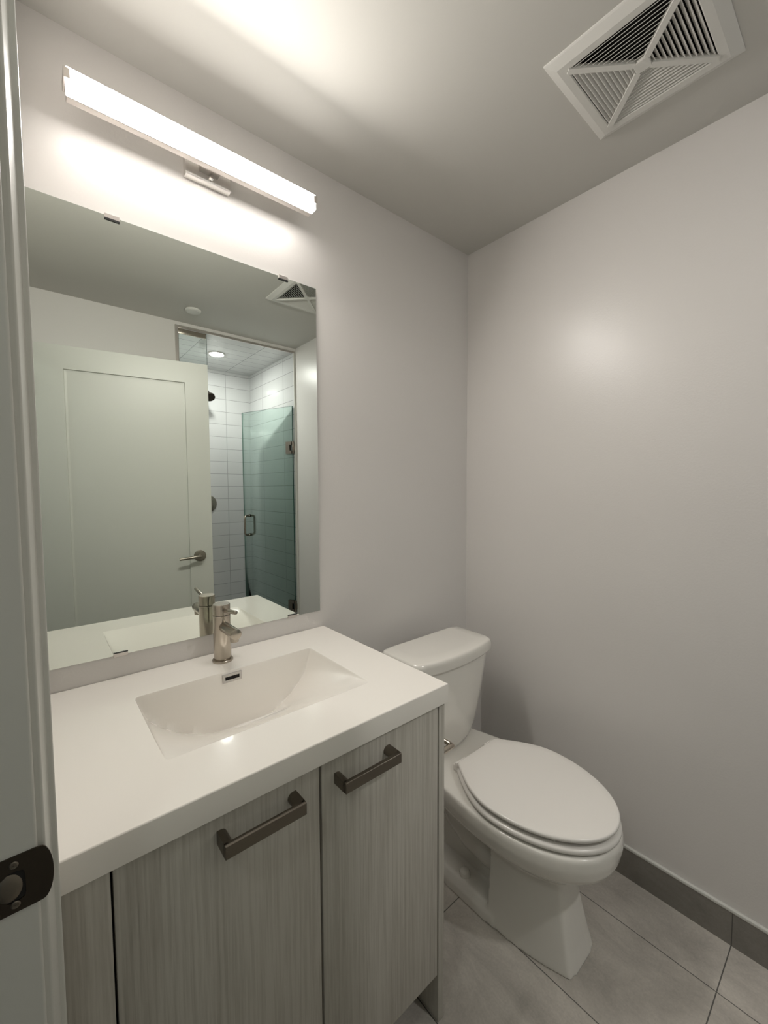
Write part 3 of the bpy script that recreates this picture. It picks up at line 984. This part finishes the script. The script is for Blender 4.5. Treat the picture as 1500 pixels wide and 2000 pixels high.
sd = empty('shower_door', (-0.0227, YF - 0.012, 0.115), 'green-tinted frameless glass shower door standing open inside the shower', 'shower door')
ang = math.radians(71.0)
hg = Vector((-0.0250, YF - 0.012, 0))
dd = Vector((-math.cos(ang), -math.sin(ang), 0))
nn = Vector((-dd.y, dd.x, 0))
GL, GZ0, GZ1 = 0.560, 0.115, 2.0125
def gpt(u, v, z):
    p = hg + dd * u + nn * v
    return (p.x, p.y, z)
bm = bmesh.new()
vs = [bm.verts.new(gpt(u, v, z)) for z in (GZ0, GZ1) for v in (-0.005, 0.005) for u in (0.0, GL)]
for t, mi_ in (((0, 2, 3, 1), 1), ((4, 5, 7, 6), 1), ((0, 1, 5, 4), 0), ((2, 6, 7, 3), 0), ((0, 4, 6, 2), 1), ((1, 3, 7, 5), 2)):
    bm.faces.new([vs[i] for i in t]).material_index = mi_
finish(bm, 'glass_pane', [M['glass_green'], M['glass_edge'], M['glass_free_edge']], sd, False)
bm = bmesh.new()
us = 0.497
loop = []
zc0, zc1, ro, dep = 1.000, 1.160, 0.022, 0.045
def cpull(s):
    P = [(0.0, zc1)]
    P += [(dep - ro + ro * math.sin(math.radians(a)), zc1 - ro + ro * math.cos(math.radians(a))) for a in range(0, 91, 15)]
    P += [(dep - ro + ro * math.cos(math.radians(a)), zc0 + ro - ro * math.sin(math.radians(a))) for a in range(0, 91, 15)]
    P += [(0.0, zc0)]
    return [gpt(us, s * (0.005 + v), z) for v, z in P]
for s in (1, -1):
    tube(bm, cpull(s), 0.0085, 16)
    for z in (zc0, zc1):
        p = Vector(gpt(us, s * 0.005, z))
        lathe(bm, p, nn * s, [(0, 0.0125), (0.006, 0.0125), (0.008, 0.0105)], 24)
tag(finish(bm, 'pull_handle', M['nickel'], sd), 'satin nickel C-shaped pull handle')
for z in (1.697, 0.462):
    bm = bmesh.new()
    def hb(u0, u1, v0, v1, z0, z1):
        q = [bm.verts.new(gpt(u, v, zz)) for zz in (z0, z1) for v in (v0, v1) for u in (u0, u1)]
        for t in ((0, 2, 3, 1), (4, 5, 7, 6), (0, 1, 5, 4), (2, 6, 7, 3), (0, 4, 6, 2), (1, 3, 7, 5)):
            bm.faces.new([q[i] for i in t])
    for (v0, v1) in ((0.0052, 0.0102), (-0.0102, -0.0052)):
        hb(0.006, 0.066, v0, v1, z - 0.046, z - 0.022)
        hb(0.006, 0.066, v0, v1, z + 0.022, z + 0.046)
        hb(0.026, 0.066, v0, v1, z - 0.0225, z + 0.0225)
    rod(bm, gpt(-0.002, 0, z - 0.046), gpt(-0.002, 0, z + 0.046), 0.0085, 0.001)
    box(bm, -0.026, -0.0125, YF - 0.024, YF - 0.002, z - 0.022, z + 0.022, 0.001, 1)
    finish(bm, 'glass_hinge', M['bronze_pale'], sd)

# shower head
sh = empty('shower_rose', (-0.415, SY1, 2.20), 'dark round shower head on an arm at the tiled shower wall', 'shower head')
bm = bmesh.new()
tube(bm, [(-0.415, SY1 + 0.001, 2.205), (-0.415, SY1 + 0.06, 2.208), (-0.415, SY1 + 0.10, 2.198), (-0.415, SY1 + 0.125, 2.175)], 0.0095, 18)
lathe(bm, (-0.415, SY1 + 0.0005, 2.205), (0, 1, 0), [(0, 0.03), (0.006, 0.03), (0.010, 0.022)], 28)
finish(bm, 'arm', M['bronze'], sh)
bm = bmesh.new()
lathe(bm, (-0.415, SY1 + 0.118, 2.182), (0, 0.62, -0.78), [(0, 0.013), (0.018, 0.017), (0.030, 0.030), (0.046, 0.041), (0.058, 0.041), (0.060, 0.038)], 36)
finish(bm, 'spray_head', M['bronze'], sh)
# shower valve
sv = empty('shower_valve', (-0.415, SY1, 1.257), 'round nickel shower valve plate with lever on the tiled wall', 'shower valve')
bm = bmesh.new()
lathe(bm, (-0.410, SY1 + 0.0005, 1.257), (0, 1, 0), [(0, 0.076), (0.004, 0.076), (0.008, 0.070), (0.010, 0.030)], 48)
finish(bm, 'escutcheon', M['nickel'], sv)
bm = bmesh.new()
lathe(bm, (-0.410, SY1 + 0.0095, 1.257), (0, 1, 0), [(0, 0.024), (0.036, 0.022), (0.040, 0.018)], 32)
rod(bm, (-0.410, SY1 + 0.036, 1.257), (-0.460, SY1 + 0.044, 1.225), 0.0075, 0.002)
finish(bm, 'handle', M['nickel'], sv)
# shower downlight
dl = empty('shower_downlight', (-0.4535, -2.041, SZ), 'lit round downlight in the tiled shower ceiling', 'ceiling light')
bm = bmesh.new()
lathe(bm, (-0.4535, -2.041, SZ + 0.0005), (0, 0, -1), [(0, 0.062), (0.004, 0.062), (0.006, 0.058), (0.006, 0.050)], 40)
finish(bm, 'trim_ring', M['vent'], dl)
bm = bmesh.new()
lathe(bm, (-0.4535, -2.041, SZ - 0.0052), (0, 0, -1), [(0, 0.049), (0.0022, 0.049), (0.0040, 0.042)], 40)
finish(bm, 'lens', M['down_glow'], dl)
